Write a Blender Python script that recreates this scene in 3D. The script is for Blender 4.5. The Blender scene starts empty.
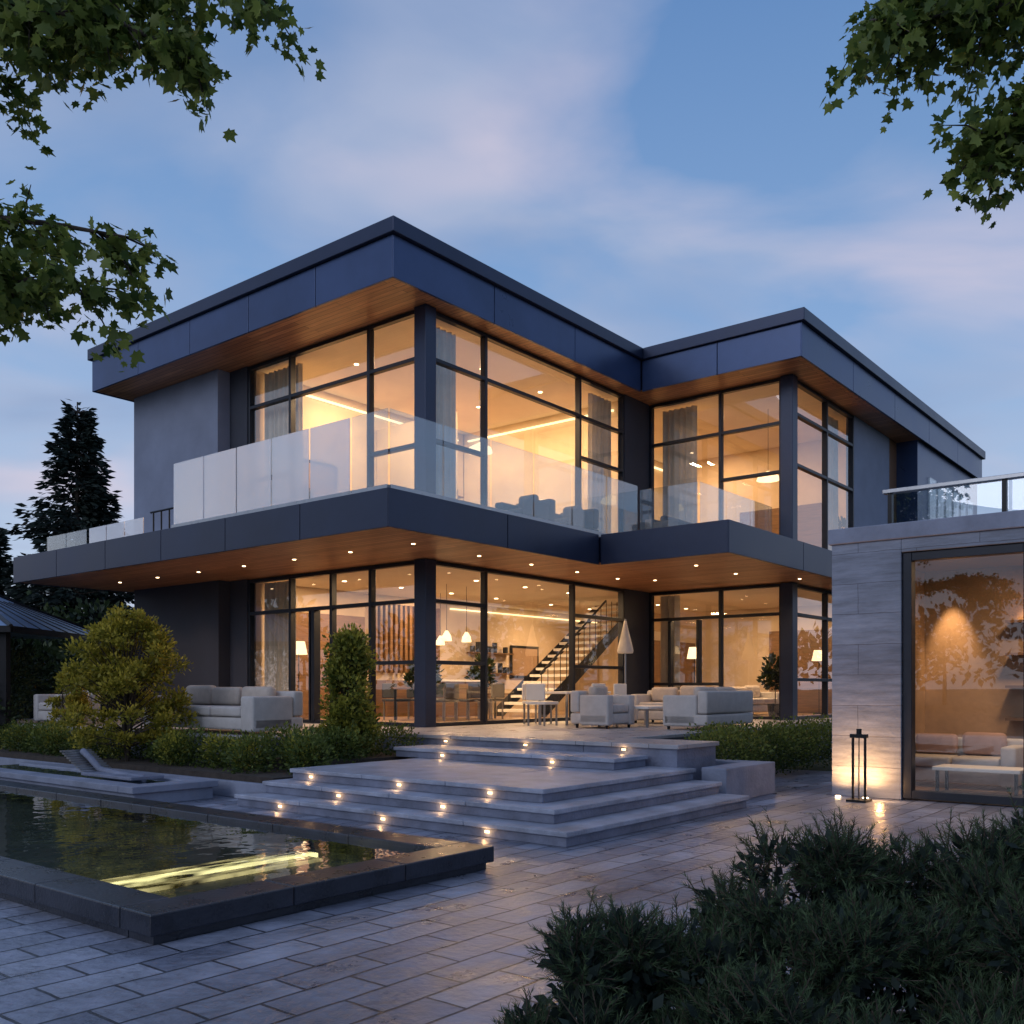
import bpy, math, random
import numpy as np
from mathutils import Vector
random.seed(7); RNG=np.random.default_rng(11)
TH=math.atan2(0.780,0.626); COST,SINT=math.cos(TH),math.sin(TH)
scene=bpy.context.scene
def W(u,v,z=0): return (u*COST-v*SINT, u*SINT+v*COST, z)

# ---------------------------------------------------------------- materials
def newmat(name):
    m=bpy.data.materials.new(name); m.use_nodes=True
    nt=m.node_tree; nt.nodes.clear()
    out=nt.nodes.new('ShaderNodeOutputMaterial'); return m,nt,out
def N(nt,t,**kw):
    n=nt.nodes.new(t)
    for k,v in kw.items():
        if k in n.inputs: n.inputs[k].default_value=v
        else: setattr(n,k,v)
    return n
def L(nt,a,b): nt.links.new(a,b)
def c4(c): return (c[0],c[1],c[2],1)
def ramp(nt,stops):
    r=nt.nodes.new('ShaderNodeValToRGB'); e=r.color_ramp.elements
    while len(e)<len(stops): e.new(0.5)
    for i,(p,c) in enumerate(stops):
        e[i].position=p; e[i].color=c4(c) if len(c)==3 else c
    return r
def pmat(name,col,rough=.5,metal=0,var=.15,scale=2.0,bump=.0,bscale=30,spec=.5,stretch=(1,1,1)):
    m,nt,out=newmat(name)
    p=N(nt,'ShaderNodeBsdfPrincipled'); p.inputs['Roughness'].default_value=rough
    p.inputs['Metallic'].default_value=metal; p.inputs['Specular IOR Level'].default_value=spec
    tc=N(nt,'ShaderNodeTexCoord'); mp=N(nt,'ShaderNodeMapping'); mp.inputs['Scale'].default_value=stretch
    L(nt,tc.outputs['Object'],mp.inputs[0])
    nz=N(nt,'ShaderNodeTexNoise'); nz.inputs['Scale'].default_value=scale; nz.inputs['Detail'].default_value=6; nz.inputs['Roughness'].default_value=.62
    L(nt,mp.outputs[0],nz.inputs[0])
    a=tuple(x*(1-var) for x in col); b=tuple(min(1,x*(1+var)) for x in col)
    r=ramp(nt,[(.3,a),(.7,b)]); L(nt,nz.outputs[0],r.inputs[0]); L(nt,r.outputs[0],p.inputs['Base Color'])
    mr=N(nt,'ShaderNodeMapRange'); mr.inputs['To Min'].default_value=max(0,rough-.1); mr.inputs['To Max'].default_value=min(1,rough+.12)
    L(nt,nz.outputs[0],mr.inputs[0]); L(nt,mr.outputs[0],p.inputs['Roughness'])
    if bump>0:
        n2=N(nt,'ShaderNodeTexNoise'); n2.inputs['Scale'].default_value=bscale; n2.inputs['Detail'].default_value=4
        L(nt,mp.outputs[0],n2.inputs[0])
        b_=N(nt,'ShaderNodeBump'); b_.inputs['Strength'].default_value=bump; b_.inputs['Distance'].default_value=.02
        L(nt,n2.outputs[0],b_.inputs['Height']); L(nt,b_.outputs[0],p.inputs['Normal'])
    L(nt,p.outputs[0],out.inputs[0]); return m
def brickmat(name,c1,c2,mortar,bw,rh,ms,rough=.5,axis='xy',bump=.5,off=.5,noise=.25,rot=0,bs=.012,nstretch=(1,1,1),spread=.15,stain=0):
    m,nt,out=newmat(name)
    p=N(nt,'ShaderNodeBsdfPrincipled')
    tc=N(nt,'ShaderNodeTexCoord'); 
    vec=tc.outputs['Object']
    if axis!='xy':
        s=N(nt,'ShaderNodeSeparateXYZ'); L(nt,vec,s.inputs[0]); cmb=N(nt,'ShaderNodeCombineXYZ')
        ad=N(nt,'ShaderNodeMath',operation='ADD'); L(nt,s.outputs[0],ad.inputs[0]); L(nt,s.outputs[1],ad.inputs[1])
        L(nt,ad.outputs[0],cmb.inputs[0]); L(nt,s.outputs[2],cmb.inputs[1]); vec=cmb.outputs[0]
    mp=N(nt,'ShaderNodeMapping'); mp.inputs['Rotation'].default_value=(0,0,rot); L(nt,vec,mp.inputs[0]); vec=mp.outputs[0]
    nw=N(nt,'ShaderNodeTexNoise'); nw.inputs['Scale'].default_value=3; L(nt,vec,nw.inputs[0])
    sb=N(nt,'ShaderNodeVectorMath',operation='SUBTRACT'); sb.inputs[1].default_value=(.5,.5,.5); L(nt,nw.outputs['Color'],sb.inputs[0])
    sc=N(nt,'ShaderNodeVectorMath',operation='SCALE'); sc.inputs['Scale'].default_value=.03; L(nt,sb.outputs[0],sc.inputs[0])
    av=N(nt,'ShaderNodeVectorMath',operation='ADD'); L(nt,vec,av.inputs[0]); L(nt,sc.outputs[0],av.inputs[1])
    br=N(nt,'ShaderNodeTexBrick'); br.offset=off
    br.inputs['Color1'].default_value=c4(c1); br.inputs['Color2'].default_value=c4(c2); br.inputs['Mortar'].default_value=c4(mortar)
    br.inputs['Scale'].default_value=1; br.inputs['Mortar Size'].default_value=ms; br.inputs['Mortar Smooth'].default_value=.3
    br.inputs['Brick Width'].default_value=bw; br.inputs['Row Height'].default_value=rh; br.inputs['Bias'].default_value=0
    L(nt,av.outputs[0],br.inputs[0])
    ms_=N(nt,'ShaderNodeMapping'); ms_.inputs['Scale'].default_value=nstretch; L(nt,vec,ms_.inputs[0])
    nz=N(nt,'ShaderNodeTexNoise'); nz.inputs['Scale'].default_value=2.2; nz.inputs['Detail'].default_value=8; nz.inputs['Roughness'].default_value=.7
    L(nt,ms_.outputs[0],nz.inputs[0])
    r=ramp(nt,[(.3,(1-noise,)*3),(.7,(1+noise,)*3)]); L(nt,nz.outputs[0],r.inputs[0])
    mx=N(nt,'ShaderNodeMix',data_type='RGBA',blend_type='MULTIPLY'); mx.inputs[0].default_value=1
    L(nt,br.outputs[0],mx.inputs[6]); L(nt,r.outputs[0],mx.inputs[7]); colout=mx.outputs[2]
    if stain:
        nb=N(nt,'ShaderNodeTexNoise'); nb.inputs['Scale'].default_value=.45; nb.inputs['Detail'].default_value=6; nb.inputs['Roughness'].default_value=.6; L(nt,vec,nb.inputs[0])
        rb=ramp(nt,[(.36,(1-stain,)*3),(.62,(1.08,)*3)]); L(nt,nb.outputs[0],rb.inputs[0])
        m2=N(nt,'ShaderNodeMix',data_type='RGBA',blend_type='MULTIPLY'); m2.inputs[0].default_value=1; L(nt,colout,m2.inputs[6]); L(nt,rb.outputs[0],m2.inputs[7]); colout=m2.outputs[2]
    L(nt,colout,p.inputs['Base Color'])
    mr=N(nt,'ShaderNodeMapRange'); mr.inputs['From Min'].default_value=.3; mr.inputs['From Max'].default_value=.7
    mr.inputs['To Min'].default_value=rough-spread; mr.inputs['To Max'].default_value=rough+spread; L(nt,nz.outputs[0],mr.inputs[0]); L(nt,mr.outputs[0],p.inputs['Roughness'])
    n2=N(nt,'ShaderNodeTexNoise'); n2.inputs['Scale'].default_value=14; n2.inputs['Detail'].default_value=6; L(nt,vec,n2.inputs[0])
    ml=N(nt,'ShaderNodeMath',operation='MULTIPLY_ADD'); ml.inputs[1].default_value=-1.2; L(nt,br.outputs['Fac'],ml.inputs[0]); L(nt,n2.outputs[0],ml.inputs[2])
    b_=N(nt,'ShaderNodeBump'); b_.inputs['Strength'].default_value=bump; b_.inputs['Distance'].default_value=bs
    L(nt,ml.outputs[0],b_.inputs['Height']); L(nt,b_.outputs[0],p.inputs['Normal'])
    L(nt,p.outputs[0],out.inputs[0]); return m
def plankmat(name,c1,c2,axis_y=True,w=.14,rough=.45):
    m,nt,out=newmat(name); p=N(nt,'ShaderNodeBsdfPrincipled'); p.inputs['Roughness'].default_value=rough
    tc=N(nt,'ShaderNodeTexCoord'); mp=N(nt,'ShaderNodeMapping'); L(nt,tc.outputs['Object'],mp.inputs[0])
    if axis_y: mp.inputs['Rotation'].default_value=(0,0,math.pi/2)
    br=N(nt,'ShaderNodeTexBrick'); br.inputs['Color1'].default_value=c4(c1); br.inputs['Color2'].default_value=c4(c2); br.inputs['Mortar'].default_value=(.01,.006,.004,1)
    br.inputs['Scale'].default_value=1; br.inputs['Mortar Size'].default_value=.006; br.inputs['Brick Width'].default_value=2.8; br.inputs['Row Height'].default_value=w
    L(nt,mp.outputs[0],br.inputs[0])
    m2=N(nt,'ShaderNodeMapping'); m2.inputs['Scale'].default_value=(1.2,22,22); L(nt,mp.outputs[0],m2.inputs[0])
    nz=N(nt,'ShaderNodeTexNoise'); nz.inputs['Scale'].default_value=1.5; nz.inputs['Detail'].default_value=6; L(nt,m2.outputs[0],nz.inputs[0])
    r=ramp(nt,[(.3,(.65,.65,.65)),(.7,(1.25,1.25,1.25))]); L(nt,nz.outputs[0],r.inputs[0])
    mx=N(nt,'ShaderNodeMix',data_type='RGBA',blend_type='MULTIPLY'); mx.inputs[0].default_value=1
    L(nt,br.outputs[0],mx.inputs[6]); L(nt,r.outputs[0],mx.inputs[7]); L(nt,mx.outputs[2],p.inputs['Base Color'])
    L(nt,p.outputs[0],out.inputs[0]); return m
def glassmat(name,tint=(.92,.95,.97),base=.04,mult=1.2,rough=0.0,frost=0,frostcol=(.8,.82,.86),wob=0,ior=1.5,wscale=.6):
    m,nt,out=newmat(name)
    tr=N(nt,'ShaderNodeBsdfTransparent'); tr.inputs[0].default_value=c4(tint)
    gl=N(nt,'ShaderNodeBsdfGlossy'); gl.inputs['Roughness'].default_value=rough; gl.inputs[0].default_value=(1,1,1,1)
    lw=N(nt,'ShaderNodeLayerWeight'); lw.inputs[0].default_value=.5
    pw=N(nt,'ShaderNodeMath',operation='POWER'); pw.inputs[1].default_value=4.0; L(nt,lw.outputs['Facing'],pw.inputs[0])
    ma=N(nt,'ShaderNodeMath',operation='MULTIPLY_ADD'); ma.inputs[1].default_value=mult; ma.inputs[2].default_value=base; ma.use_clamp=True
    L(nt,pw.outputs[0],ma.inputs[0])
    under=tr.outputs[0]
    if frost>0:
        df=N(nt,'ShaderNodeBsdfDiffuse'); df.inputs[0].default_value=c4(frostcol)
        tl=N(nt,'ShaderNodeBsdfTranslucent'); tl.inputs[0].default_value=c4(frostcol)
        m0=N(nt,'ShaderNodeMixShader'); m0.inputs[0].default_value=.35; L(nt,df.outputs[0],m0.inputs[1]); L(nt,tl.outputs[0],m0.inputs[2])
        m1=N(nt,'ShaderNodeMixShader'); m1.inputs[0].default_value=frost; L(nt,tr.outputs[0],m1.inputs[1]); L(nt,m0.outputs[0],m1.inputs[2]); under=m1.outputs[0]
    if wob>0:
        tc=N(nt,'ShaderNodeTexCoord'); nz=N(nt,'ShaderNodeTexNoise'); nz.inputs['Scale'].default_value=wscale; nz.inputs['Detail'].default_value=2; L(nt,tc.outputs['Object'],nz.inputs[0])
        b_=N(nt,'ShaderNodeBump'); b_.inputs['Strength'].default_value=wob; b_.inputs['Distance'].default_value=.05; L(nt,nz.outputs[0],b_.inputs['Height']); L(nt,b_.outputs[0],gl.inputs['Normal'])
    mx=N(nt,'ShaderNodeMixShader'); L(nt,ma.outputs[0],mx.inputs[0]); L(nt,under,mx.inputs[1]); L(nt,gl.outputs[0],mx.inputs[2])
    L(nt,mx.outputs[0],out.inputs[0]); return m
def emit(name,col,s,noise=0):
    m,nt,out=newmat(name); e=N(nt,'ShaderNodeEmission'); e.inputs[0].default_value=c4(col); e.inputs[1].default_value=s
    if noise:
        tc=N(nt,'ShaderNodeTexCoord'); mp=N(nt,'ShaderNodeMapping'); mp.inputs['Scale'].default_value=(1,3,1); L(nt,tc.outputs['Object'],mp.inputs[0])
        nz=N(nt,'ShaderNodeTexNoise'); nz.inputs['Scale'].default_value=noise; nz.inputs['Detail'].default_value=5; L(nt,mp.outputs[0],nz.inputs[0])
        mr=N(nt,'ShaderNodeMapRange'); mr.inputs['From Min'].default_value=.36; mr.inputs['From Max'].default_value=.66; mr.inputs['To Min'].default_value=0.02; mr.inputs['To Max'].default_value=s; L(nt,nz.outputs[0],mr.inputs[0]); L(nt,mr.outputs[0],e.inputs[1])
    L(nt,e.outputs[0],out.inputs[0])
    try: m.cycles.emission_sampling='NONE'
    except Exception: pass
    return m
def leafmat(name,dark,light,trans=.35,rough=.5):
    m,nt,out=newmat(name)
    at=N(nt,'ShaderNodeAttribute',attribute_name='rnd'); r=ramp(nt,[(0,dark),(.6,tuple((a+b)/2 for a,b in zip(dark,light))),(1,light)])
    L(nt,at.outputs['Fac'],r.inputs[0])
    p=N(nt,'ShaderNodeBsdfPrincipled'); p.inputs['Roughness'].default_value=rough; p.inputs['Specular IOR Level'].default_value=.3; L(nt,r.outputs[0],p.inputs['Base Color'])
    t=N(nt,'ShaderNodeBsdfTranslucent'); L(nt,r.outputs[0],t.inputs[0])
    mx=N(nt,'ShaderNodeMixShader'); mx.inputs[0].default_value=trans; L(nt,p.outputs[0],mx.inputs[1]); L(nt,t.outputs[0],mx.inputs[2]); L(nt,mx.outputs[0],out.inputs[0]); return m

M={}
M['clad']=pmat('blue_metal_cladding',(.038,.066,.150),.30,.40,.22,.6,.04,40)
M['clad2']=pmat('dark_navy_cladding',(.023,.033,.066),.34,.35,.22,.6,.04,40)
M['cap']=pmat('dark_metal_cap',(.020,.031,.068),.33,.4,.15,1.0)
M['frame']=pmat('window_frame_metal',(.012,.016,.026),.4,.3,.2,3)
M['grey']=pmat('grey_render_wall',(.205,.235,.32),.75,0,.14,1.0,.2,60)
M['dark']=pmat('charcoal_render_wall',(.032,.037,.055),.7,0,.15,1.5,.15,60)
M['soffit']=plankmat('timber_soffit',(.28,.12,.055),(.44,.21,.10),True,.13)
M['cream']=pmat('cream_plaster',(.64,.52,.38),.8,0,.12,.9)
M['ceil']=pmat('ceiling_plaster',(.72,.64,.52),.8,0,.05,1)
M['woodfloor']=plankmat('oak_floor',(.28,.17,.09),(.36,.23,.13),False,.16,.35)
M['wood']=pmat('walnut_joinery',(.16,.085,.04),.4,0,.3,2,stretch=(1,1,12))
M['panel']=pmat('warm_stone_panel',(.34,.23,.15),.6,0,.2,1.5,.2,12)
M['glass']=glassmat('window_glass',(.92,.94,.95),.13,1.0,0,wob=.05,wscale=.5)
M['pglass']=glassmat('pavilion_glass',(.92,.94,.95),.10,.8,0,wob=.03,wscale=.5)
M['railglass']=glassmat('clear_rail_glass',(.86,.91,.94),.13,1.0,0)
M['frost']=glassmat('milky_rail_glass',(.9,.92,.95),.26,.9,.03,frost=.52,frostcol=(.88,.86,.88))
M['pave']=brickmat('stone_pavers',(.15,.17,.235),(.30,.325,.405),(.026,.030,.042),.56,.27,.010,.37,bump=1.0,noise=.42,bs=.014,spread=.18,stain=.38)
M['tile']=brickmat('terrace_tiles',(.36,.35,.37),(.44,.43,.44),(.13,.13,.14),1.2,.6,.007,.34,bump=.3,noise=.18,stain=.15)
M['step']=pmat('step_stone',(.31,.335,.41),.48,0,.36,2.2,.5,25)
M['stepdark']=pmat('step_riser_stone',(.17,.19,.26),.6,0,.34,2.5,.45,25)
M['block']=brickmat('pavilion_stone_blocks',(.18,.205,.265),(.25,.28,.35),(.09,.10,.13),1.55,.42,.004,.60,axis='z',bump=.5,noise=.40,nstretch=(.6,4.5,1),stain=.2)
M['conc']=pmat('concrete',(.22,.245,.32),.7,0,.28,1.5,.4,20)
M['poolrim']=pmat('black_granite',(.022,.026,.038),.28,0,.45,4,.18,40)
M['pooltile']=brickmat('pool_tiles',(.15,.13,.075),(.20,.17,.10),(.05,.045,.03),.5,.25,.006,.4,bump=.5,noise=.6)
M['water']=glassmat('pool_water',(.66,.76,.76),.10,1.0,0,wob=.12,wscale=3.0)
M['soil']=pmat('soil',(.045,.035,.028),.95,0,.4,6,.6,30)
M['grass']=pmat('grass_ground',(.035,.055,.025),.9,0,.4,.5,.5,20)
M['sofa']=pmat('cream_upholstery',(.50,.47,.45),.85,0,.10,6,.3,150)
M['sofad']=pmat('dark_upholstery',(.04,.042,.05),.8,0,.2,6,.25,150)
M['cush']=pmat('beige_cushion',(.50,.43,.37),.9,0,.1,8,.3,150)
M['rose']=pmat('rose_cushion',(.42,.27,.22),.9,0,.1,8,.25,150)
M['metal']=pmat('brushed_steel',(.35,.36,.38),.3,.9,.1,8)
M['black']=pmat('black_metal',(.012,.012,.014),.4,.5,.2,5)
M['curtain']=pmat('linen_curtain',(.62,.54,.42),.9,0,.1,5,.1,80)
M['white']=pmat('white_canvas',(.72,.70,.66),.8,0,.05,6)
M['bark']=pmat('bark',(.055,.04,.03),.9,0,.4,8,.8,25,stretch=(1,1,.25))
M['spotw']=emit('downlight_lens',(1,.70,.38),12)
M['ledw']=emit('led_lens',(1,.60,.26),7)
M['led2']=emit('cove_led',(1,.68,.33),3.0)
M['glint']=emit('pool_painted_reflection',(1,.80,.36),4.6,2.2)  # noisy glow that paints the golden reflection streak, not a lamp
M['glint_edge']=emit('pool_painted_reflection_edge',(1,.76,.34),1.7,3.4)  # dimmer glow for the soft sides of the painted reflection
M['shade']=emit('lamp_shade_lit',(1,.68,.36),2.6)
M['maple']=leafmat('maple_leaf',(.04,.08,.015),(.26,.32,.07),.45)
M['golden']=leafmat('golden_leaf',(.16,.16,.018),(.66,.52,.07),.45)
M['green']=leafmat('green_leaf',(.03,.06,.015),(.18,.22,.045),.35)
M['climb']=leafmat('climber_leaf',(.07,.10,.018),(.52,.47,.07),.4)
M['hedge']=leafmat('hedge_leaf',(.012,.026,.012),(.065,.09,.03),.25)
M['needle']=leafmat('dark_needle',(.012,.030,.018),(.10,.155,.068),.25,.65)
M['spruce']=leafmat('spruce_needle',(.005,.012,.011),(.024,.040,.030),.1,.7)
M['slate']=pmat('gazebo_roof',(.16,.24,.38),.35,.2,.2,2)

# ---------------------------------------------------------------- mesh tools
class Part:
    def __init__(s): s.v=[]; s.f=[]
    def box(s,x0,x1,y0,y1,z0,z1):
        n=len(s.v); s.v+=[(x0,y0,z0),(x1,y0,z0),(x1,y1,z0),(x0,y1,z0),(x0,y0,z1),(x1,y0,z1),(x1,y1,z1),(x0,y1,z1)]
        s.f+=[tuple(n+i for i in q) for q in [(0,3,2,1),(4,5,6,7),(0,1,5,4),(1,2,6,5),(2,3,7,6),(3,0,4,7)]]; return s
    def poly(s,pts): n=len(s.v); s.v+=list(pts); s.f.append(tuple(range(n,n+len(pts)))); return s
    def tube(s,pts,rad,n=7):
        pts=[Vector(p) for p in pts]; base=len(s.v)
        if not isinstance(rad,(list,tuple)): rad=[rad]*len(pts)
        for i,p in enumerate(pts):
            d=(pts[min(i+1,len(pts)-1)]-pts[max(i-1,0)]).normalized()
            a=d.cross(Vector((0,0,1)) if abs(d.z)<.9 else Vector((1,0,0))).normalized(); b=d.cross(a)
            for k in range(n):
                t=2*math.pi*k/n; q=p+(a*math.cos(t)+b*math.sin(t))*rad[i]; s.v.append(tuple(q))
        for i in range(len(pts)-1):
            for k in range(n):
                s.f.append((base+i*n+k,base+i*n+(k+1)%n,base+(i+1)*n+(k+1)%n,base+(i+1)*n+k))
        s.f.append(tuple(base+k for k in range(n))[::-1]); s.f.append(tuple(base+(len(pts)-1)*n+k for k in range(n))); return s
    def cyl(s,x,y,z0,z1,r,n=16,r2=None): return s.tube([(x,y,z0),(x,y,z1)],[r,r if r2 is None else r2],n)
    def build(s,name,mat,g,bevel=0,smooth=False,sub=0):
        me=bpy.data.meshes.new(name); me.from_pydata(s.v,[],s.f); me.materials.append(M[mat] if isinstance(mat,str) else mat)
        o=bpy.data.objects.new(name,me); scene.collection.objects.link(o)
        if g: attach(o,g)
        if smooth:
            for p in me.polygons: p.use_smooth=True
        if bevel>0:
            b=o.modifiers.new('bevel','BEVEL'); b.width=bevel; b.segments=3 if bevel>.02 else 2; b.limit_method='ANGLE'
            if bevel>.02:
                for p in me.polygons: p.use_smooth=True
        if sub:
            q=o.modifiers.new('s','SUBSURF'); q.levels=sub; q.render_levels=sub
        return o
class G: pass
def group(name,c=(0,0,0),house=True):
    e=bpy.data.objects.new(name,None); e.empty_display_size=.3; scene.collection.objects.link(e)
    e.location=W(*c) if house else c
    if house: e.rotation_euler[2]=TH
    g=G(); g.e=e; g.c=Vector(c); g.house=house; return g
def attach(o,g,local=None):
    o.parent=g.e
    o.location=(Vector(local) if local is not None else Vector((0,0,0)))-g.c
def area(name,g,pos,size,power,col=(1,.62,.31),rot=(0,0,0),spread=None,sy=None):
    l=bpy.data.lights.new(name,'AREA'); l.energy=power; l.color=col; l.size=size
    if sy: l.shape='RECTANGLE'; l.size_y=sy
    if spread: l.spread=spread
    o=bpy.data.objects.new(name,l); scene.collection.objects.link(o); attach(o,g,pos); o.rotation_euler=rot; return o
def spot(name,g,pos,power,ang=95,blend=.8,rot=(0,0,0),col=(1,.60,.28),r=.03):
    l=bpy.data.lights.new(name,'SPOT'); l.energy=power; l.color=col; l.spot_size=math.radians(ang); l.spot_blend=blend; l.shadow_soft_size=r
    o=bpy.data.objects.new(name,l); scene.collection.objects.link(o); attach(o,g,pos); o.rotation_euler=rot; return o
def point(name,g,pos,power,col=(1,.56,.24),r=.02):
    l=bpy.data.lights.new(name,'POINT'); l.energy=power; l.color=col; l.shadow_soft_size=r
    o=bpy.data.objects.new(name,l); scene.collection.objects.link(o); attach(o,g,pos); return o

def scatter(name,tv,tf,pos,rot,scl,mat,g,rnd=None):
    tv=np.asarray(tv,float); tf=np.asarray(tf,int); m=len(pos); n=len(tv); k=tf.shape[1]
    scl=np.asarray(scl,float)
    if scl.ndim==1: scl=np.repeat(scl[:,None],3,1)
    VV=np.einsum('mij,mnj->mni',rot,tv[None]*scl[:,None,:])+np.asarray(pos)[:,None,:]
    FF=(tf[None]+(np.arange(m)*n)[:,None,None]).reshape(-1,k)
    me=bpy.data.meshes.new(name); me.vertices.add(m*n); me.vertices.foreach_set('co',VV.reshape(-1).astype(np.float32))
    nf=len(FF); me.loops.add(nf*k); me.loops.foreach_set('vertex_index',FF.reshape(-1).astype(np.int32))
    me.polygons.add(nf); me.polygons.foreach_set('loop_start',(np.arange(nf)*k).astype(np.int32))
    try: me.polygons.foreach_set('loop_total',np.full(nf,k,np.int32))
    except Exception: pass
    me.update(calc_edges=True)
    a=me.attributes.new('rnd','FLOAT','POINT')
    r=RNG.random(m) if rnd is None else rnd
    a.data.foreach_set('value',np.repeat(np.clip(r,0,1),n).astype(np.float32))
    me.materials.append(M[mat]); o=bpy.data.objects.new(name,me); scene.collection.objects.link(o)
    if g: attach(o,g)
    return o
def frames(ydir,jit=0.0):
    y=ydir+RNG.normal(0,jit,ydir.shape) if jit else ydir
    y=y/np.linalg.norm(y,axis=1,keepdims=True)
    r=RNG.normal(size=y.shape); x=np.cross(y,r); x/=np.linalg.norm(x,axis=1,keepdims=True); z=np.cross(x,y)
    return np.stack([x,y,z],axis=2)
_h=[(0,0),(.30,-.10),(.26,.10),(.58,.20),(.46,.36),(.52,.66),(.28,.58),(.18,.66),(0,1.05)]
_o=_h+[(-x,y) for x,y in _h[1:-1][::-1]]
MAPLE_V=[(0,.33,.05)]+[(x,y,-.10*abs(x)-.06*y*y) for x,y in _o]
MAPLE_F=[(0,i+1,(i+1)%len(_o)+1) for i in range(len(_o))]
LEAF_V=[(0,0,0),(.28,.45,.05),(0,1,0),(-.28,.45,.05)]; LEAF_F=[(0,1,2,3)]

def blob(centers,radii,n,shell=.55):
    C=np.array(centers,float); R=np.array(radii,float)
    vol=R.prod(1)**.67; idx=RNG.choice(len(C),n,p=vol/vol.sum())
    d=RNG.normal(size=(n,3)); d/=np.linalg.norm(d,axis=1,keepdims=True)
    r=shell+(1-shell)*RNG.random(n); r*=1+.18*np.sin(d[:,0]*7+idx)*np.cos(d[:,1]*6+idx*2)+RNG.normal(0,.07,n)
    P=C[idx]+d*R[idx]*r[:,None]
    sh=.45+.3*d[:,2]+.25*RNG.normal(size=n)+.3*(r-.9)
    return P,d,sh
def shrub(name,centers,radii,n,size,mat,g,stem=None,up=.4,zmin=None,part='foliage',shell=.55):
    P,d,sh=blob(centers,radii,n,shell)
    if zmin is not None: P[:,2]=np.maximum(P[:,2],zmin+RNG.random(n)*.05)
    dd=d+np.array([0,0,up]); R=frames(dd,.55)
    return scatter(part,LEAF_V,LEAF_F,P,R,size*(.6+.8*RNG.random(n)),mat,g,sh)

# ================================================================ WORLD
w=bpy.data.worlds.new('World'); scene.world=w; w.use_nodes=True; nt=w.node_tree; nt.nodes.clear()
out=nt.nodes.new('ShaderNodeOutputWorld'); bg=nt.nodes.new('ShaderNodeBackground')
tc=N(nt,'ShaderNodeTexCoord'); sp=N(nt,'ShaderNodeSeparateXYZ'); L(nt,tc.outputs['Generated'],sp.inputs[0])
sky=N(nt,'ShaderNodeTexSky',sky_type='NISHITA'); sky.sun_disc=False; sky.sun_elevation=math.radians(4); sky.sun_rotation=math.radians(-75)
sky.air_density=1.0; sky.dust_density=.6; sky.ozone_density=2.5
sk=N(nt,'ShaderNodeMix',data_type='RGBA',blend_type='MULTIPLY'); sk.inputs[0].default_value=1; sk.inputs[7].default_value=(.14,.14,.14,1); L(nt,sky.outputs[0],sk.inputs[6])
gr=ramp(nt,[(0,(.74,.78,.92)),(.14,(.52,.65,.88)),(.34,(.28,.46,.78)),(.60,(.14,.29,.60)),(1,(.13,.23,.46))]); L(nt,sp.outputs[2],gr.inputs[0])
m0=N(nt,'ShaderNodeMix',data_type='RGBA'); m0.inputs[0].default_value=.12; L(nt,gr.outputs[0],m0.inputs[6]); L(nt,sk.outputs[2],m0.inputs[7])
zz=N(nt,'ShaderNodeMath',operation='ADD'); zz.inputs[1].default_value=.22; L(nt,sp.outputs[2],zz.inputs[0])
dv=N(nt,'ShaderNodeVectorMath',operation='DIVIDE'); cb=N(nt,'ShaderNodeCombineXYZ')
for i in range(3): L(nt,zz.outputs[0],cb.inputs[i])
L(nt,tc.outputs['Generated'],dv.inputs[0]); L(nt,cb.outputs[0],dv.inputs[1])
mp=N(nt,'ShaderNodeMapping'); mp.inputs['Scale'].default_value=(1.0,1.5,0); mp.inputs['Rotation'].default_value=(0,0,.9); mp.inputs['Location'].default_value=(2.3,.6,0); L(nt,dv.outputs[0],mp.inputs[0])
n1=N(nt,'ShaderNodeTexNoise'); n1.inputs['Scale'].default_value=1.9; n1.inputs['Detail'].default_value=6; n1.inputs['Roughness'].default_value=.47; n1.inputs['Distortion'].default_value=.5; L(nt,mp.outputs[0],n1.inputs[0])
cr=ramp(nt,[(.40,(0,0,0)),(.66,(.78,.78,.78))]); L(nt,n1.outputs[0],cr.inputs[0])
n3=N(nt,'ShaderNodeTexNoise'); n3.inputs['Scale'].default_value=1.3; n3.inputs['Detail'].default_value=3; L(nt,mp.outputs[0],n3.inputs[0])
cc=ramp(nt,[(.36,(.30,.39,.60)),(.50,(.46,.52,.70)),(.62,(.70,.64,.76))]); L(nt,n3.outputs[0],cc.inputs[0])
m1=N(nt,'ShaderNodeMix',data_type='RGBA'); L(nt,cr.outputs[0],m1.inputs[0]); L(nt,m0.outputs[2],m1.inputs[6]); L(nt,cc.outputs[0],m1.inputs[7])
L(nt,m1.outputs[2],bg.inputs[0]); bg.inputs[1].default_value=.95; L(nt,bg.outputs[0],out.inputs[0])
sl=bpy.data.lights.new('sun','SUN'); sl.energy=.65; sl.angle=math.radians(35); sl.color=(.92,.92,1.0)
so=bpy.data.objects.new('sun',sl); scene.collection.objects.link(so)
so.rotation_euler=Vector((.80,.75,-.55)).to_track_quat('-Z','Y').to_euler()

# ================================================================ GROUND
def sheet(name,x0,x1,y0,y1,z,mat,house=True,n=1):
    g=Part(); g.poly([(x0,y0,0),(x1,y0,0),(x1,y1,0),(x0,y1,0)])
    o=g.build(name,mat,None); o.location=(0,0,z)
    if house: o.rotation_euler[2]=TH
    return o
sheet('ground',-900,900,-900,900,-.012,'grass',False)
sheet('paved_patio',-6,17,-9,16,0,'pave')

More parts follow.
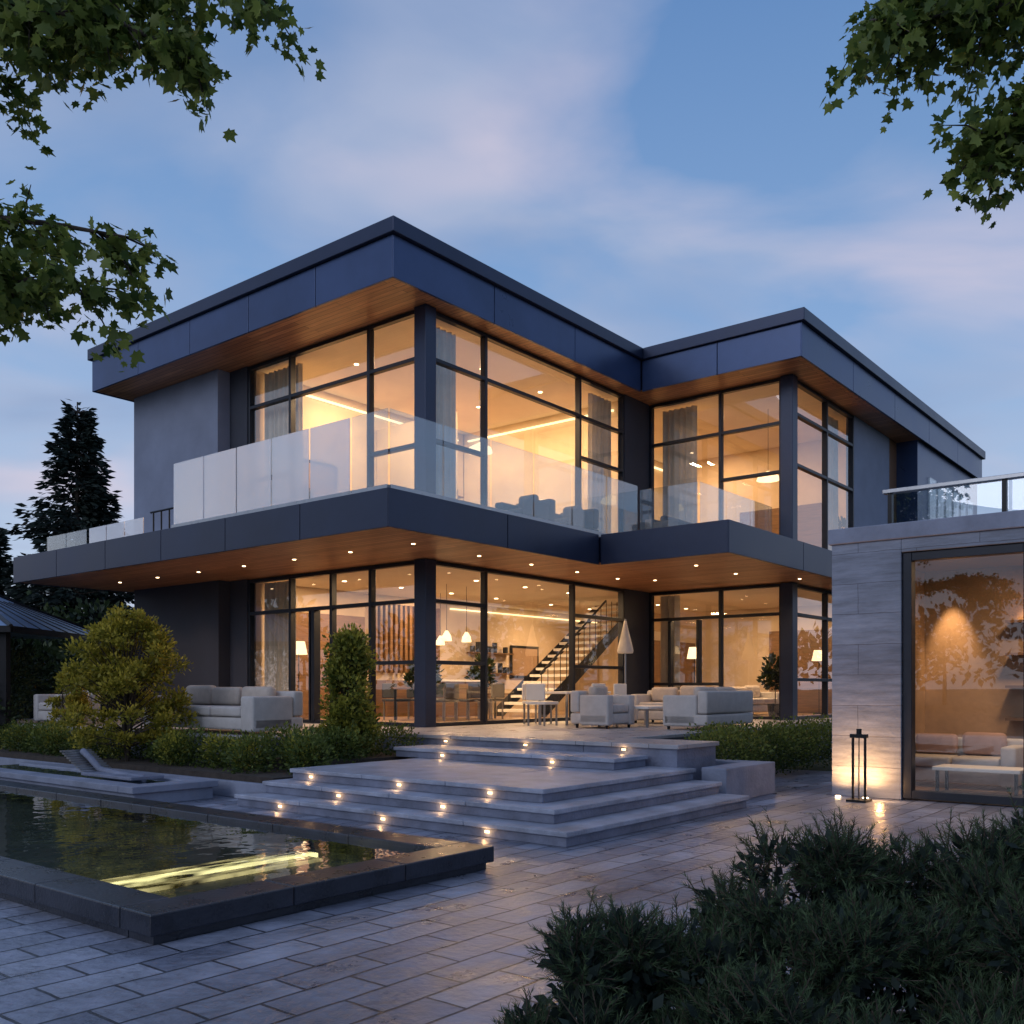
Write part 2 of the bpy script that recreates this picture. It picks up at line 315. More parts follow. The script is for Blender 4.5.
# ================================================================ HOUSE
H=group('modern_house',(22,15,0))
def fascia(P,axis,edge,sgn,a0,a1,z0,z1,step,th=.05,gap=.018):
    n=max(1,round((a1-a0)/step)); w_=(a1-a0)/n
    for i in range(n):
        b0=a0+i*w_+gap/2; b1=a0+(i+1)*w_-gap/2
        lo,hi=sorted((edge,edge+sgn*th))
        if axis=='u': P.box(lo,hi,b0,b1,z0,z1)
        else: P.box(b0,b1,lo,hi,z0,z1)
P=Part(); P.box(11.99,30,12.34,22.82,8.86,9.80); P.box(20.45,36.68,8.26,12.335,8.861,9.79); P.box(30.01,36.67,12.34,20,8.861,9.79)
P.build('roof_core','cap',H)
P=Part()
fascia(P,'u',11.99,-1,12.30,22.86,8.80,9.56,2.1); fascia(P,'v',12.34,-1,11.94,20.38,8.80,9.56,2.8)
fascia(P,'u',20.45,-1,8.22,12.27,8.80,9.55,2.1); fascia(P,'v',8.26,-1,20.40,36.7,8.80,9.55,3.3)
fascia(P,'v',22.82,1,11.94,30,8.80,9.56,2.8)
P.build('roof_fascia_panels','clad',H,.006)
P=Part(); P.box(11.86,30,12.20,22.94,9.57,9.84); P.box(20.32,36.8,8.12,12.19,9.56,9.835); P.box(30.01,36.8,12.2,20.1,9.56,9.835)
P.build('roof_cap','cap',H,.012)
P=Part(); P.box(12.0,30,12.36,22.8,8.815,8.855); P.box(20.47,29.6,8.28,12.355,8.816,8.856); P.build('roof_soffit','soffit',H)
P=Part(); P.box(10.25,30,10.65,23.15,4.01,4.52); P.box(16.05,30,7.85,10.64,4.011,4.519); P.build('balcony_slab','cap',H)
P=Part()
fascia(P,'u',10.25,-1,10.61,23.19,3.96,4.56,2.1); fascia(P,'v',10.65,-1,10.2,15.98,3.96,4.56,2.9)
fascia(P,'u',16.05,-1,7.81,10.58,3.96,4.56,2.9); fascia(P,'v',7.85,-1,16.0,29.9,3.96,4.56,3.4); fascia(P,'v',23.15,1,10.2,22,3.96,4.56,2.9)
P.build('balcony_fascia_panels','clad2',H,.006)
P=Part(); P.box(10.26,30,10.67,23.13,3.972,4.005); P.box(16.06,30,7.87,10.66,3.973,4.006); P.build('balcony_soffit','soffit',H)
P=Part(); P.box(10.26,30,10.66,23.1,4.523,4.548); P.box(16.06,30,7.86,10.655,4.522,4.547); P.build('balcony_deck','tile',H)
P=Part(); P.box(12.90,20,19.0,22.6,4.55,8.81); P.box(25.8,28.75,8.93,9.15,4.55,8.81); P.build('grey_walls','grey',H)
P=Part(); P.box(12.92,20,19.0,22.62,.7,3.97); P.box(25.8,29.4,8.93,9.15,.0,3.97); P.box(20,36,22.3,22.6,.0,8.8)
P.box(13.22,13.42,18.33,18.99,.7,3.97); P.box(13.22,13.42,18.33,18.99,4.55,8.815)
P.box(20.36,21.55,12.74,12.94,.7,3.97); P.box(20.36,21.55,12.74,12.94,4.55,8.815)
P.build('charcoal_walls','dark',H)
P=Part(); P.box(29.5,36.6,8.35,22.2,0,8.84); P.build('rear_wing','clad',H)
P=Part(); P.box(28.76,29.49,8.95,9.2,4.55,8.81); P.build('timber_wall','wood',H)
P=Part()
for i in range(6): P.box(30.6+i*.9,31.3+i*.9,8.30,8.345,6.6,7.9)
P.build('rear_wing_windows','glass',H)
P=Part()
for cu,cv in ((13.31,12.82),(21.6,9.0)):
    P.box(cu-.15,cu+.15,cv-.15,cv+.15,.70,3.965); P.box(cu-.15,cu+.15,cv-.15,cv+.15,4.55,8.81)
P.build('corner_columns','clad2',H,.01)
F=Part(); GL=Part()
def wb(P,axis,p0,p1,a0,a1,z0,z1):
    if axis=='u': P.box(p0,p1,a0,a1,z0,z1)
    else: P.box(a0,a1,p0,p1,z0,z1)
def window(axis,plane,al,z0,z1,tr,w_=.075,d=.07):
    for a in al: wb(F,axis,plane-d,plane+d,a-w_/2,a+w_/2,z0,z1)
    for i in range(len(al)-1):
        a0,a1=al[i]+w_/2,al[i+1]-w_/2
        for z in [z0+w_/2,z1-w_/2]+tr[i]: wb(F,axis,plane-d+.006,plane+d-.006,a0,a1,z-w_/2,z+w_/2)
        if axis=='u': GL.poly([(plane,a1,z0),(plane,a0,z0),(plane,a0,z1),(plane,a1,z1)])
        else: GL.poly([(a0,plane,z0),(a1,plane,z0),(a1,plane,z1),(a0,plane,z1)])
window('u',13.31,[13.01,14.3,15.49,16.84,18.3],.75,3.96,[[3.19,2.0],[3.19],[3.19],[3.19]])
window('v',12.82,[13.50,15.05,18.2,20.33],.75,3.96,[[3.19,2.0],[],[3.19,2.0]])
window('u',13.31,[13.01,14.35,16.84,18.3],4.56,8.80,[[7.86,6.2],[7.86],[7.86,6.2]])
window('v',12.82,[13.50,15.05,18.45,20.33],4.56,8.80,[[7.86,6.3],[7.86],[7.86,6.9]])
window('u',21.6,[9.18,10.74,12.70],.75,3.96,[[3.25],[3.25,1.6]])
window('v',9.0,[21.78,23.87,25.76],.75,3.96,[[3.25,1.7],[3.25,1.7]])
window('u',21.6,[9.18,10.74,12.70],4.56,8.80,[[7.75,6.6],[7.75]])
window('v',9.0,[21.78,23.87,25.76],4.56,8.80,[[8.0,6.8],[8.0,6.8]])
wb(F,'u',13.22,13.40,16.0,16.1,.8,3.15); wb(F,'u',13.22,13.40,16.14,16.18,.8,3.15)
wb(F,'u',21.52,21.68,11.3,11.38,.8,3.2); wb(F,'u',21.52,21.68,12.1,12.18,.8,3.2)
F.build('window_frames','frame',H,.006); GL.build('window_glazing','glass',H)
P=Part()
P.box(13.45,29.4,18.32,18.5,.75,3.95); P.box(13.45,20.6,18.32,18.5,4.55,8.80)
P.box(20.60,20.72,12.95,18.3,4.55,8.80); P.box(27.6,27.75,9.2,18.3,.75,3.95); P.box(27.6,27.75,9.2,18.3,4.55,8.8)
P.box(20.73,27.6,15.6,15.75,4.55,8.80); P.box(17.2,17.32,15.6,18.3,4.55,8.2)
P.box(24.5,27.59,14.6,14.72,.75,3.2)
P.build('interior_walls','cream',H)
P=Part(); P.box(13.45,27.6,12.92,18.31,3.93,3.969); P.box(21.7,27.6,9.1,12.91,3.93,3.969); P.box(13.45,20.59,12.92,18.31,8.775,8.812); P.box(21.7,27.6,9.1,15.59,8.776,8.813)
P.build('interior_ceilings','ceil',H)
P=Part(); P.box(13.4,27.6,12.9,18.31,.74,.765); P.box(21.65,27.6,9.08,12.89,.74,.765); P.box(13.4,27.6,12.9,18.31,4.55,4.575); P.box(21.65,27.6,9.08,12.89,4.55,4.575)
P.build('interior_floors','woodfloor',H)
P=Part()
P.box(14.2,16.6,18.1,18.31,.77,3.3); P.box(17.0,19.4,17.75,18.31,.77,1.7); P.box(24.5,27.0,14.3,14.59,.77,2.9)
P.box(27.3,27.59,10.0,12.0,.77,3.2); P.box(27.4,27.59,10.2,13,4.58,6.9)
for i in range(14): P.box(17.0+i*.18,17.09+i*.18,18.15,18.31,1.9,3.7)
for i in range(4): P.box(18.6,20.2,17.95,18.31,5.2+i*.55,5.24+i*.55)
for i in range(3): P.box(20.72,22.6,18.05,18.31,1.3+i*.6,1.34+i*.6)
P.build('interior_joinery','wood',H,.006)
P=Part()
for i in range(4):
    for k in range(7):
        if (i*3+k)%4: P.box(18.7+k*.2,18.76+k*.2+.05*((i+k)%2),18.0,18.2,5.245+i*.55,5.42+i*.55+.06*((k*i)%3))
for i in range(3):
    for k in range(7):
        if (i*5+k)%3: P.box(20.8+k*.25,20.86+k*.25+.07*((i+k)%2),18.1,18.25,1.345+i*.6,1.52+i*.6+.06*((k*i)%3))
P.build('shelf_objects','dark',H)
P=Part(); P.box(13.7,20.3,18.24,18.30,8.52,8.56); P.box(20.52,20.58,13.2,18.1,8.52,8.56); P.box(22.0,27.4,15.52,15.58,8.5,8.54); P.box(20.0,27.4,18.25,18.30,3.72,3.75)
P.build('cove_leds','led2',H)
def curtain(axis,plane,a0,a1,z0,z1,g=H):
    P=Part(); n=int((a1-a0)*44)+2
    for i in range(n+1):
        a=a0+(a1-a0)*i/n; o_=.05*math.sin(a*38)+.02*math.sin(a*91)
        for z in (z0,z1):
            P.v.append((plane+o_,a,z) if axis=='u' else (a,plane+o_,z))
    for i in range(n): P.f.append((2*i,2*i+2,2*i+3,2*i+1))
    P.build('curtain','curtain',g,smooth=True)
curtain('u',13.62,17.1,18.25,.78,3.9); curtain('u',13.62,16.9,18.25,4.6,8.7); curtain('v',13.15,13.7,14.5,4.6,8.7); curtain('v',13.15,19.4,20.3,4.6,8.7)
curtain('u',21.95,11.6,12.6,4.6,8.7); curtain('v',9.35,24.8,25.7,4.6,8.7); curtain('u',21.95,12.1,12.65,.78,3.9)
RG=Part(); RF=Part(); RC=Part()
def rail(P,axis,plane,a0,a1,z0,z1,step):
    n=max(1,round((a1-a0)/step)); w_=(a1-a0)/n
    for i in range(n):
        b0,b1=a0+i*w_+.022,a0+(i+1)*w_-.022
        wb(P,axis,plane-.009,plane+.009,b0,b1,z0,z1)
    wb(RC,axis,plane-.05,plane+.05,a0,a1,z0-.02,z0+.075)
zt=5.84
rail(RF,'u',10.38,11.65,16.75,4.58,zt,1.02)
rail(RG,'u',10.38,10.78,11.64,4.58,zt,.9)
rail(RG,'v',10.78,10.39,17.75,4.58,zt,1.25)
rail(RG,'u',17.78,9.35,10.76,4.58,5.75,1.3); rail(RG,'v',9.33,17.8,21.4,4.58,5.75,1.2)
rail(RF,'u',10.9,18.7,21.0,4.58,5.1,.75); rail(RG,'u',10.9,21.1,23.0,4.58,5.1,.9)
RG.build('railing_clear_glass','railglass',H); RF.build('railing_milky_glass','frost',H); RC.build('railing_channel','metal',H,.004)
P=Part()
for i in range(6): P.cyl(11.0,17.0+i*.3,4.55,5.2,.018,8)
P.tube([(11.0,16.9,5.2),(11.0,18.6,5.2)],.022,8); P.build('railing_posts','black',H)
D=Part()
def down(u,v,z,pw=9,ang=110,lens=True):
    if lens: D.cyl(u,v,z-.006,z+.01,.034,12)
    spot('downlight',H,(u,v,z-.03),pw,ang,.9)
for v in (11.6,13.2,14.8,16.4,18.0,19.6,21.2): down(11.75,v,3.972,62)
for u in (13.6,15.2,16.8,18.4): down(u,11.7,3.972,62)
for u,v in ((17.4,9.2),(19.2,9.2),(21.0,8.5),(23.0,8.45),(19.2,11.2)): down(u,v,3.972,62)
for u in (14.6,16.4,18.2,20.0,22.5,24.5,26.2):
    for v in (14.2,16.6): D.cyl(u,v,3.92,3.94,.05,10)
for u in (14.6,16.6,18.8):
    for v in (14.2,16.2): D.cyl(u,v,8.765,8.785,.05,10)
D.build('downlight_lenses','spotw',H)
for i,(u,v,z,s,p) in enumerate([(15.0,14.2,3.90,.5,160),(15.0,16.8,3.90,.5,125),(18.3,14.6,3.90,.5,165),(18.3,17.2,3.9,.5,125),(23.3,16.5,3.90,.5,150),(25.6,11.2,3.9,.5,115),(23.4,11.5,3.9,.5,115),
    (15.2,14.6,8.74,.6,235),(15.6,17.0,8.74,.5,160),(18.6,14.6,8.74,.6,235),(18.8,17.0,8.74,.5,150),(23.6,11.2,8.74,.5,180),(25.8,13.5,8.74,.5,140),(23.6,14.2,8.74,.5,120)]):
    area('room_light',H,(u,v,z),s,p)
S=Part(); n=17; su=19.1; sv=14.5
for i in range(n):
    u=su+i*.27; z=.77+(i+1)*.183; S.box(u,u+.31,sv,sv+1.3,z-.07,z)
S.build('stair_treads','white',H)
S=Part()
for q in (sv-.04,sv+1.34): S.poly([(su,q,.77),(su+.3,q,.77),(su+4.7,q,3.65),(su+4.7,q,3.95),(su+4.6,q,3.95),(su,q,1.02)]) 
for i in range(0,n,1): S.tube([(su+.15+i*.27,sv,.95+i*.183),(su+.15+i*.27,sv,min(3.9,1.9+i*.183))],.012,5)
S.tube([(su+.1,sv,1.85),(su+3.1,sv,3.9)],.03,8); S.build('stair_stringer_and_rail','frame',H)

# ================================================================ TERRACE, STEPS
T=group('stone_terrace',(15,12,0))
P=Part(); P.box(11.2,29.4,7.7,24,0,.69); P.box(11.2,12.3,6.2,7.69,0,.69); P.box(9.05,11.19,12.2,24,0,.69)
P.build('terrace_body','stepdark',T)
P=Part(); P.box(11.16,29.4,7.66,24,.692,.75); P.box(11.16,12.34,6.16,7.655,.692,.75); P.box(9.01,11.155,12.16,24,.692,.75); P.build('terrace_paving','tile',T,.008)
ST=group('entrance_steps',(9.5,8,0))
PT=Part(); PB=Part()
def slab(u0,u1,v0,v1,z0,z1):
    PB.box(u0+.03,u1-.03,v0+.03,v1-.03,z0,z1-.055)
    # treads as separate stones with fine joints along the nosing
    n=max(1,round((v1-v0)/1.3)); w_=(v1-v0)/n
    for i in range(n): PT.box(u0,u1,v0+i*w_+(.003 if i else 0),v0+(i+1)*w_-(.003 if i<n-1 else 0),z1-.053,z1)
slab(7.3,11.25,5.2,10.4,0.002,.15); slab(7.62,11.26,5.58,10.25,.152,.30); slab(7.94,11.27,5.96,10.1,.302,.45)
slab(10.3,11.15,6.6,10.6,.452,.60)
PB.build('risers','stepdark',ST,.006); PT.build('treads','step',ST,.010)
E=Part()
def steplight(u,v,z,ax):
    E.box(u-.008,u+.002,v-.028,v+.028,z-.012,z+.012); q=(u-.05,v,z)
    point('step_light',ST,q,.5,r=.012)
for v in (6.2,7.7,9.5): steplight(7.33,v,.06,'u')
for v in (7.1,8.8): steplight(7.65,v,.21,'u')
for v in (6.7,8.1,9.7): steplight(7.97,v,.36,'u')
for v in (7.6,9.6): steplight(10.33,v,.51,'u')
for v in (7.0,8.7,10.3): steplight(11.16,v,.66,'u')
E.build('step_light_lenses','ledw',ST)
PW=group('concrete_planter_wall',(12,5.7,0)); P=Part(); P.box(11.45,13.0,5.62,5.98,0,.45); P.box(12.7,13.0,5.985,7.6,0,.449); P.build('planter_wall','conc',PW,.012)
BD=group('planting_bed',(9,14,0)); P=Part(); P.box(7.95,9.0,10.45,20,0,.30); P.box(9.0,11.15,10.65,12.15,0,.44); P.build('bed_soil','soil',BD)
P=Part(); P.box(7.85,7.945,10.45,20.1,0,.22); P.build('bed_kerb','conc',BD,.01)

# ================================================================ POOL
PL=group('reflecting_pool',(4.5,8,0))
u0,u1,v0,v1=3.0,6.1,5.08,15.5; rw=.34
P=Part()
def segs(a0,a1,st):
    n=round((a1-a0)/st); w_=(a1-a0)/n
    return [(a0+i*w_+.0025,a0+(i+1)*w_-.0025) for i in range(n)]
for a,b in segs(u0,u1,1.03): P.box(a,b,v0,v0+rw,.06,.19); P.box(a,b,v1-rw,v1,.06,.19)
for a,b in segs(v0+rw+.003,v1-rw-.003,1.1): P.box(u0,u0+rw,a,b,.06,.19); P.box(u1-rw,u1,a,b,.06,.19)
P.build('pool_coping','poolrim',PL,.010)
P=Part()
for a in (0,1):
    P.box(u0+.05,u1-.05,(v0+.05,v1-.32)[a],(v0+.32,v1-.05)[a],.0,.058); P.box((u0+.05,u1-.32)[a],(u0+.32,u1-.05)[a],v0+.33,v1-.33,.0,.058)
P.build('pool_wall','poolrim',PL)
P=Part(); P.box(u0+.33,u1-.33,v0+.33,v1-.33,0.003,.012); P.build('pool_floor','pooltile',PL)
P=Part()
P.poly([(u0+rw-.01,v0+rw-.01,.145),(u1-rw+.01,v0+rw-.01,.145),(u1-rw+.01,v1-rw+.01,.145),(u0+rw-.01,v1-rw+.01,.145)]); P.build('pool_water','water',PL)
P=Part(); P.box(3.5,5.5,6.60,6.80,.0125,.05); P.build('pool_painted_reflection','glint',PL)  # added emissive strip under the water, imitates a golden reflection
P=Part(); P.box(3.4,5.2,6.805,7.02,.0125,.035); P.box(3.45,5.4,6.42,6.595,.0125,.035); P.build('pool_painted_reflection_edge','glint_edge',PL)  # fainter strips either side, fade out the imitated reflection

RB=group('raised_stone_basin',(7.2,13,0))
P=Part(); P.box(6.45,7.6,11.3,16.5,0,.16); P.box(6.40,7.65,11.25,11.6,.162,.25); P.box(6.40,6.7,11.605,16.5,.162,.25); P.box(7.35,7.65,11.605,16.5,.162,.25); P.build('basin','conc',RB,.01)
P=Part(); P.poly([(6.7,11.6,.225),(7.35,11.6,.225),(7.35,16.5,.225),(6.7,16.5,.225)]); P.build('basin_water','water',RB)
LG=group('sun_lounger',(7.0,13.2,0))
P=Part(); P.tube([(7.0,12.0,.27),(7.0,12.6,.29),(7.02,13.2,.33),(7.05,13.55,.48),(7.07,13.8,.57)],[.05]*5,8); P.box(6.78,7.27,11.95,13.3,.26,.305)
P.build('frame','stepdark',LG,.01)
P=Part()
for i in range(10): P.box(6.80,7.26,13.27+i*.07,13.33+i*.07,.29+i*.030,.315+i*.030)
P.build('backrest_slats','metal',LG)

# ================================================================ PAVILION
V=group('stone_pavilion',(15.5,1,0)); pu=13.28
P=Part(); P.box(pu,pu+.3,3.97,4.91,0,3.5); P.box(pu,pu+.3,-4,3.968,3.32,3.5); P.box(pu,pu+.3,-4,-.2,0,3.318); P.box(pu+.302,18,4.66,4.91,0,3.5); P.box(pu+.302,18,-4,-3.8,0,3.5)
P.build('stone_walls','block',V,.008)
P=Part(); P.box(pu-.04,18.1,-4.04,4.95,3.502,3.715); P.box(17.8,18.0,-3.79,4.65,0,3.5); P.build('roof_slab','conc',V,.012)
P=Part(); P.box(16.6,16.7,-3.7,4.65,.02,3.49); P.build('interior_wall','panel',V)
P=Part(); P.box(pu+.31,16.59,-3.7,4.65,3.40,3.49); P.build('ceiling','wood',V)
P=Part(); P.box(pu+.31,16.59,4.58,4.655,.03,3.39); P.build('side_wall_lining','panel',V)
P=Part(); P.box(pu+.31,16.59,-3.7,4.57,.01,.06); P.build('floor','woodfloor',V)
P=Part(); P.box(16.45,16.59,1.1,2.3,.07,3.38); P.box(16.2,16.59,-.5,.9,.07,2.2)
for i in range(5): P.box(16.2,16.6,2.45,3.3,.5+i*.5,.54+i*.5)
P.build('interior_joinery','wood',V)
F=Part(); GL=Part(); window('u',pu+.12,[-.16,1.2,2.45,3.90],.02,3.31,[[],[],[]],.11,.09); 
F.build('window_frame','frame',V,.006); GL.build('window_glass','pglass',V)
for v,pw in ((4.15,300),(3.0,200),(2.0,150)): spot('wall_washer',V,(16.25,v,3.36),pw,46,.8,rot=(0,math.radians(-10),0))
area('ceiling_light',V,(14.8,2.6,3.36),.3,60)
RC=Part(); RG=Part(); rail(RG,'u',15.2,-2,4.7,3.73,4.5,1.6); RG.build('roof_railing_glass','railglass',V)
RC.box(15.12,15.28,-2.1,4.8,4.50,4.56); RC.build('roof_railing_rail','metal',V,.006)
P=Part(); 
for v in (4.7,3.1,1.5): P.box(15.15,15.25,v-.03,v+.03,3.72,4.5)
P.build('roof_railing_posts','black',V)

BL=group('bollard_lamp',(12.75,4.35,0))
P=Part(); P.box(12.62,12.88,4.22,4.48,0,.03); P.cyl(12.75,4.27,.03,.86,.018,10); P.cyl(12.75,4.43,.03,.86,.018,10); P.cyl(12.75,4.35,.03,.86,.008,8); P.box(12.71,12.79,4.24,4.46,.84,.89); P.cyl(12.75,4.35,.89,.96,.035,10); P.build('posts','black',BL,.003)
P=Part(); P.cyl(13.0,4.35,.01,.03,.04,14); P.cyl(13.0,4.72,.01,.03,.035,14); P.build('uplight','spotw',BL)
spot('uplight_lamp',BL,(13.0,4.35,.06),75,140,1.0,rot=(math.radians(180),math.radians(14),0),col=(1,.50,.18),r=.05); spot('uplight_lamp',BL,(13.0,4.72,.06),75,140,1.0,rot=(math.radians(180),math.radians(14),0),col=(1,.50,.18),r=.05); point('glow',BL,(12.95,4.15,.15),6,col=(1,.5,.18))

# ================================================================ FURNITURE
def sofa(name,u,v,z,length,depth=.9,along='v',face=-1,mat='sofa',cmat='cush',hb=.78,n=3,arm=.2,fs=1,throw=0):
    g=group(name,(u,v,z)); B=Part(); C=Part(); K=Part()
    def bx(P,a0,a1,d0,d1,z0,z1):
        d0,d1=sorted((d0*-face,d1*-face))
        if along=='v': P.box(u+d0,u+d1,v+a0,v+a1,z+z0,z+z1)
        else: P.box(u+a0,u+a1,v+d0,v+d1,z+z0,z+z1)
    h=length/2; d=depth/2
    bx(B,-h,h,-d+.02,d,.08,.28); bx(B,-h,h,d-.2,d+.001,.29,hb-.08); bx(B,-h,-h+arm,-d,d-.21,.06,.62); bx(B,h-arm,h,-d,d-.21,.06,.62)
    cw=(length-2*arm)/n
    for i in range(n):
        a0=-h+arm+i*cw+.01; bx(C,a0,a0+cw-.02,-d+.01,d-.23,.29,.45); j=.02*math.sin(i*2.3+u); bx(K,a0+.02,a0+cw-.04,d-.42+j,d-.24+j,.46,hb+j)
    F_=Part()
    for a in (-h+.08,h-.12):
        for q in (-d+.06,d-.12): bx(F_,a,a+.04,q,q+.04,0,.08)
    B.build('frame',mat,g,.04); C.build('seat_cushions',mat,g,.04); K.build('back_cushions',cmat,g,.07); F_.build('feet','black',g); return g
sofa('outdoor_sofa',9.62,14.1,.75,3.2,1.0,'v',-1,n=3,arm=.34)
sofa('outdoor_armchair',9.8,19.8,.75,1.1,.9,'v',-1,n=1)
sofa('terrace_sofa',17.9,9.6,.75,2.4,.9,'v',-1,n=3)
sofa('terrace_sofa',16.2,8.3,.75,1.9,.9,'u',1,n=2)
sofa('terrace_armchair',15.2,10.0,.75,.95,.85,'u',-1,n=1)
sofa('balcony_sofa',19.4,10.6,4.55,1.9,.85,'u',-1,'sofad','sofad',n=2)
sofa('balcony_armchair',16.4,11.6,4.55,.9,.85,'v',-1,'sofad','sofad',n=1)
sofa('balcony_armchair',15.0,11.7,4.55,.9,.85,'v',-1,'sofad','sofad',n=1)
def table(name,u,v,z,lx,ly,h,mat='white',legs='metal',t=.05):
    g=group(name,(u,v,z)); P=Part(); P.box(u-lx/2,u+lx/2,v-ly/2,v+ly/2,z+h-t,z+h); P.build('top',mat,g,.01)
    P=Part()
    for a in (-1,1):
        for b in (-1,1): P.box(u+a*(lx/2-.06)-.02,u+a*(lx/2-.06)+.02,v+b*(ly/2-.06)-.02,v+b*(ly/2-.06)+.02,z,z+h-t)
    P.build('legs',legs,g); return g
def chair(name,u,v,z,face=(-1,0),mat='white'):
    g=group(name,(u,v,z)); P=Part(); P.box(u-.24,u+.24,v-.24,v+.24,z+.42,z+.48)
    if face[0]: s=-face[0]; lo,hi=sorted((u+s*.2,u+s*.25)); P.box(lo,hi,v-.23,v+.23,z+.5,z+.84)
    else: s=-face[1]; lo,hi=sorted((v+s*.2,v+s*.25)); P.box(u-.23,u+.23,lo,hi,z+.5,z+.84)
    P.build('seat_and_back',mat,g,.02); P=Part()
    for a in (-.2,.2):
        for b in (-.2,.2): P.box(u+a-.015,u+a+.015,v+b-.015,v+b+.015,z,z+.42)
    P.build('legs','metal',g)
table('outdoor_coffee_table',16.3,9.7,.75,1.2,.8,.4)
table('outdoor_dining_table',16.4,11.5,.75,1.6,.8,.68)
for a,b in ((16.0,10.85),(16.8,10.85)): chair('outdoor_chair',a,b,.75,(0,1))
chair('outdoor_chair',15.3,11.5,.75,(1,0)); chair('outdoor_chair',16.0,12.15,.75,(0,-1))
PR=group('closed_parasol',(18.4,11.5,.75)); P=Part(); P.cyl(18.4,11.5,.75,3.05,.022,10); P.cyl(18.4,11.5,.75,.82,.26,20); P.build('pole_and_base','metal',PR)
P=Part()
P.tube([(18.4,11.5,2.28+z) for z in (0,.06,.25,.45,.6,.72,.75)],[.17,.185,.14,.09,.055,.03,.01],14); P.build('canopy','white',PR,smooth=True)
table('dining_table',16.5,15.2,.77,2.6,1.0,.75,'wood','black')
for a in (15.6,16.4,17.2): chair('dining_chair',a,14.45,.77,(0,1),'sofad'); chair('dining_chair',a,15.95,.77,(0,-1),'sofad')
g=group('kitchen_island',(18.2,17.0,.77)); P=Part(); P.box(17.4,19.0,16.4,17.2,.77,1.66); P.build('body','wood',g,.01); P=Part(); P.box(17.35,19.05,16.35,17.25,1.662,1.71); P.build('top','white',g,.008)
sofa('living_sofa',24.4,11.3,.77,2.2,.9,'u',-1,n=2); sofa('living_sofa',14.6,15.2,4.57,2.4,.9,'v',1,n=3,mat='sofad')
sofa('living_sofa',18.0,14.4,4.57,2.4,.9,'u',1,n=3,mat='sofad')
def floorlamp(name,u,v,z,h=1.6):
    g=group(name,(u,v,z)); P=Part(); P.cyl(u,v,z,z+.03,.14,16); P.cyl(u,v,z,z+h,.012,8); P.build('stand','black',g); P=Part(); P.tube([(u,v,z+h-.1),(u,v,z+h+.2)],[.2,.14],18); P.build('shade','shade',g,smooth=True)
floorlamp('floor_lamp',22.6,12.0,.77); floorlamp('floor_lamp',26.6,10.2,.77); floorlamp('floor_lamp',19.9,14.9,4.57); floorlamp('floor_lamp',22.5,14.6,4.57); floorlamp('floor_lamp',14.1,17.6,.77)
def pendant(u,v,zt_,zb,r=.16):
    g=group('pendant_lamp',(u,v,zb)); P=Part(); P.cyl(u,v,zb+.2,zt_,.006,6); P.build('cord','black',g); P=Part(); P.tube([(u,v,zb),(u,v,zb+.12),(u,v,zb+.24)],[r,r*.85,.03],18); P.build('shade','shade',g,smooth=True)
for a in (15.8,16.5,17.2): pendant(a,15.2,3.93,2.6,.12)
pendant(23.6,10.4,8.76,6.9,.3); pendant(17.0,14.6,8.76,7.0,.3); pendant(18.0,16.8,3.93,2.6,.12)
for (u,v,z,w_,h_) in ((15.0,18.28,5.9,1.6,1.1),(16.6,15.58,5.9,1.0,1.3),(23.4,18.3,1.8,1.4,1.0)):
    g=group('framed_picture',(u,v,z)); P=Part(); P.box(u-w_/2,u+w_/2,v-.04,v,z,z+h_); P.build('frame','frame',g,.006); P=Part(); P.box(u-w_/2+.08,u+w_/2-.08,v-.046,v-.041,z+.08,z+h_-.08); P.build('canvas','panel',g)
def potplant(u,v,z,h=1.3,seed=1):
    g=group('potted_plant',(u,v,z)); P=Part(); P.cyl(u,v,z,z+.35,.15,16,.19); P.build('pot','dark',g); P=Part(); P.cyl(u,v,z+.33,z+h*.7,.015,6); P.build('stem','bark',g)
    shrub('',[(u,v,z+h*.8),(u+.15,v,z+h*.6),(u-.12,v+.1,z+h*.65)],[(.28,.28,.32),(.2,.2,.2),(.2,.2,.25)],500,.14,'hedge',g,up=.5)
potplant(14.0,13.5,.77); potplant(20.0,17.8,4.57,1.8); potplant(22.2,9.6,.77,1.5); potplant(27.0,9.7,4.57,1.7); potplant(20.6,17.6,.77,1.6); potplant(14.2,17.8,4.57,1.7)
sofa('pavilion_sofa',15.1,3.7,.06,1.7,.9,'v',-1,n=2,cmat='rose'); table('pavilion_coffee_table',14.2,3.2,.06,.6,1.1,.36,'white','black'); sofa('pavilion_daybed',14.2,1.9,.06,1.4,.8,'v',-1,n=1,hb=.5)
g=group('bar_stool',(15.9,2.5,.06)); P=Part(); P.cyl(15.9,2.5,.06,.08,.2,16); P.cyl(15.9,2.5,.08,.7,.02,8); P.cyl(15.9,2.5,.7,.76,.18,16); P.build('stool','black',g)

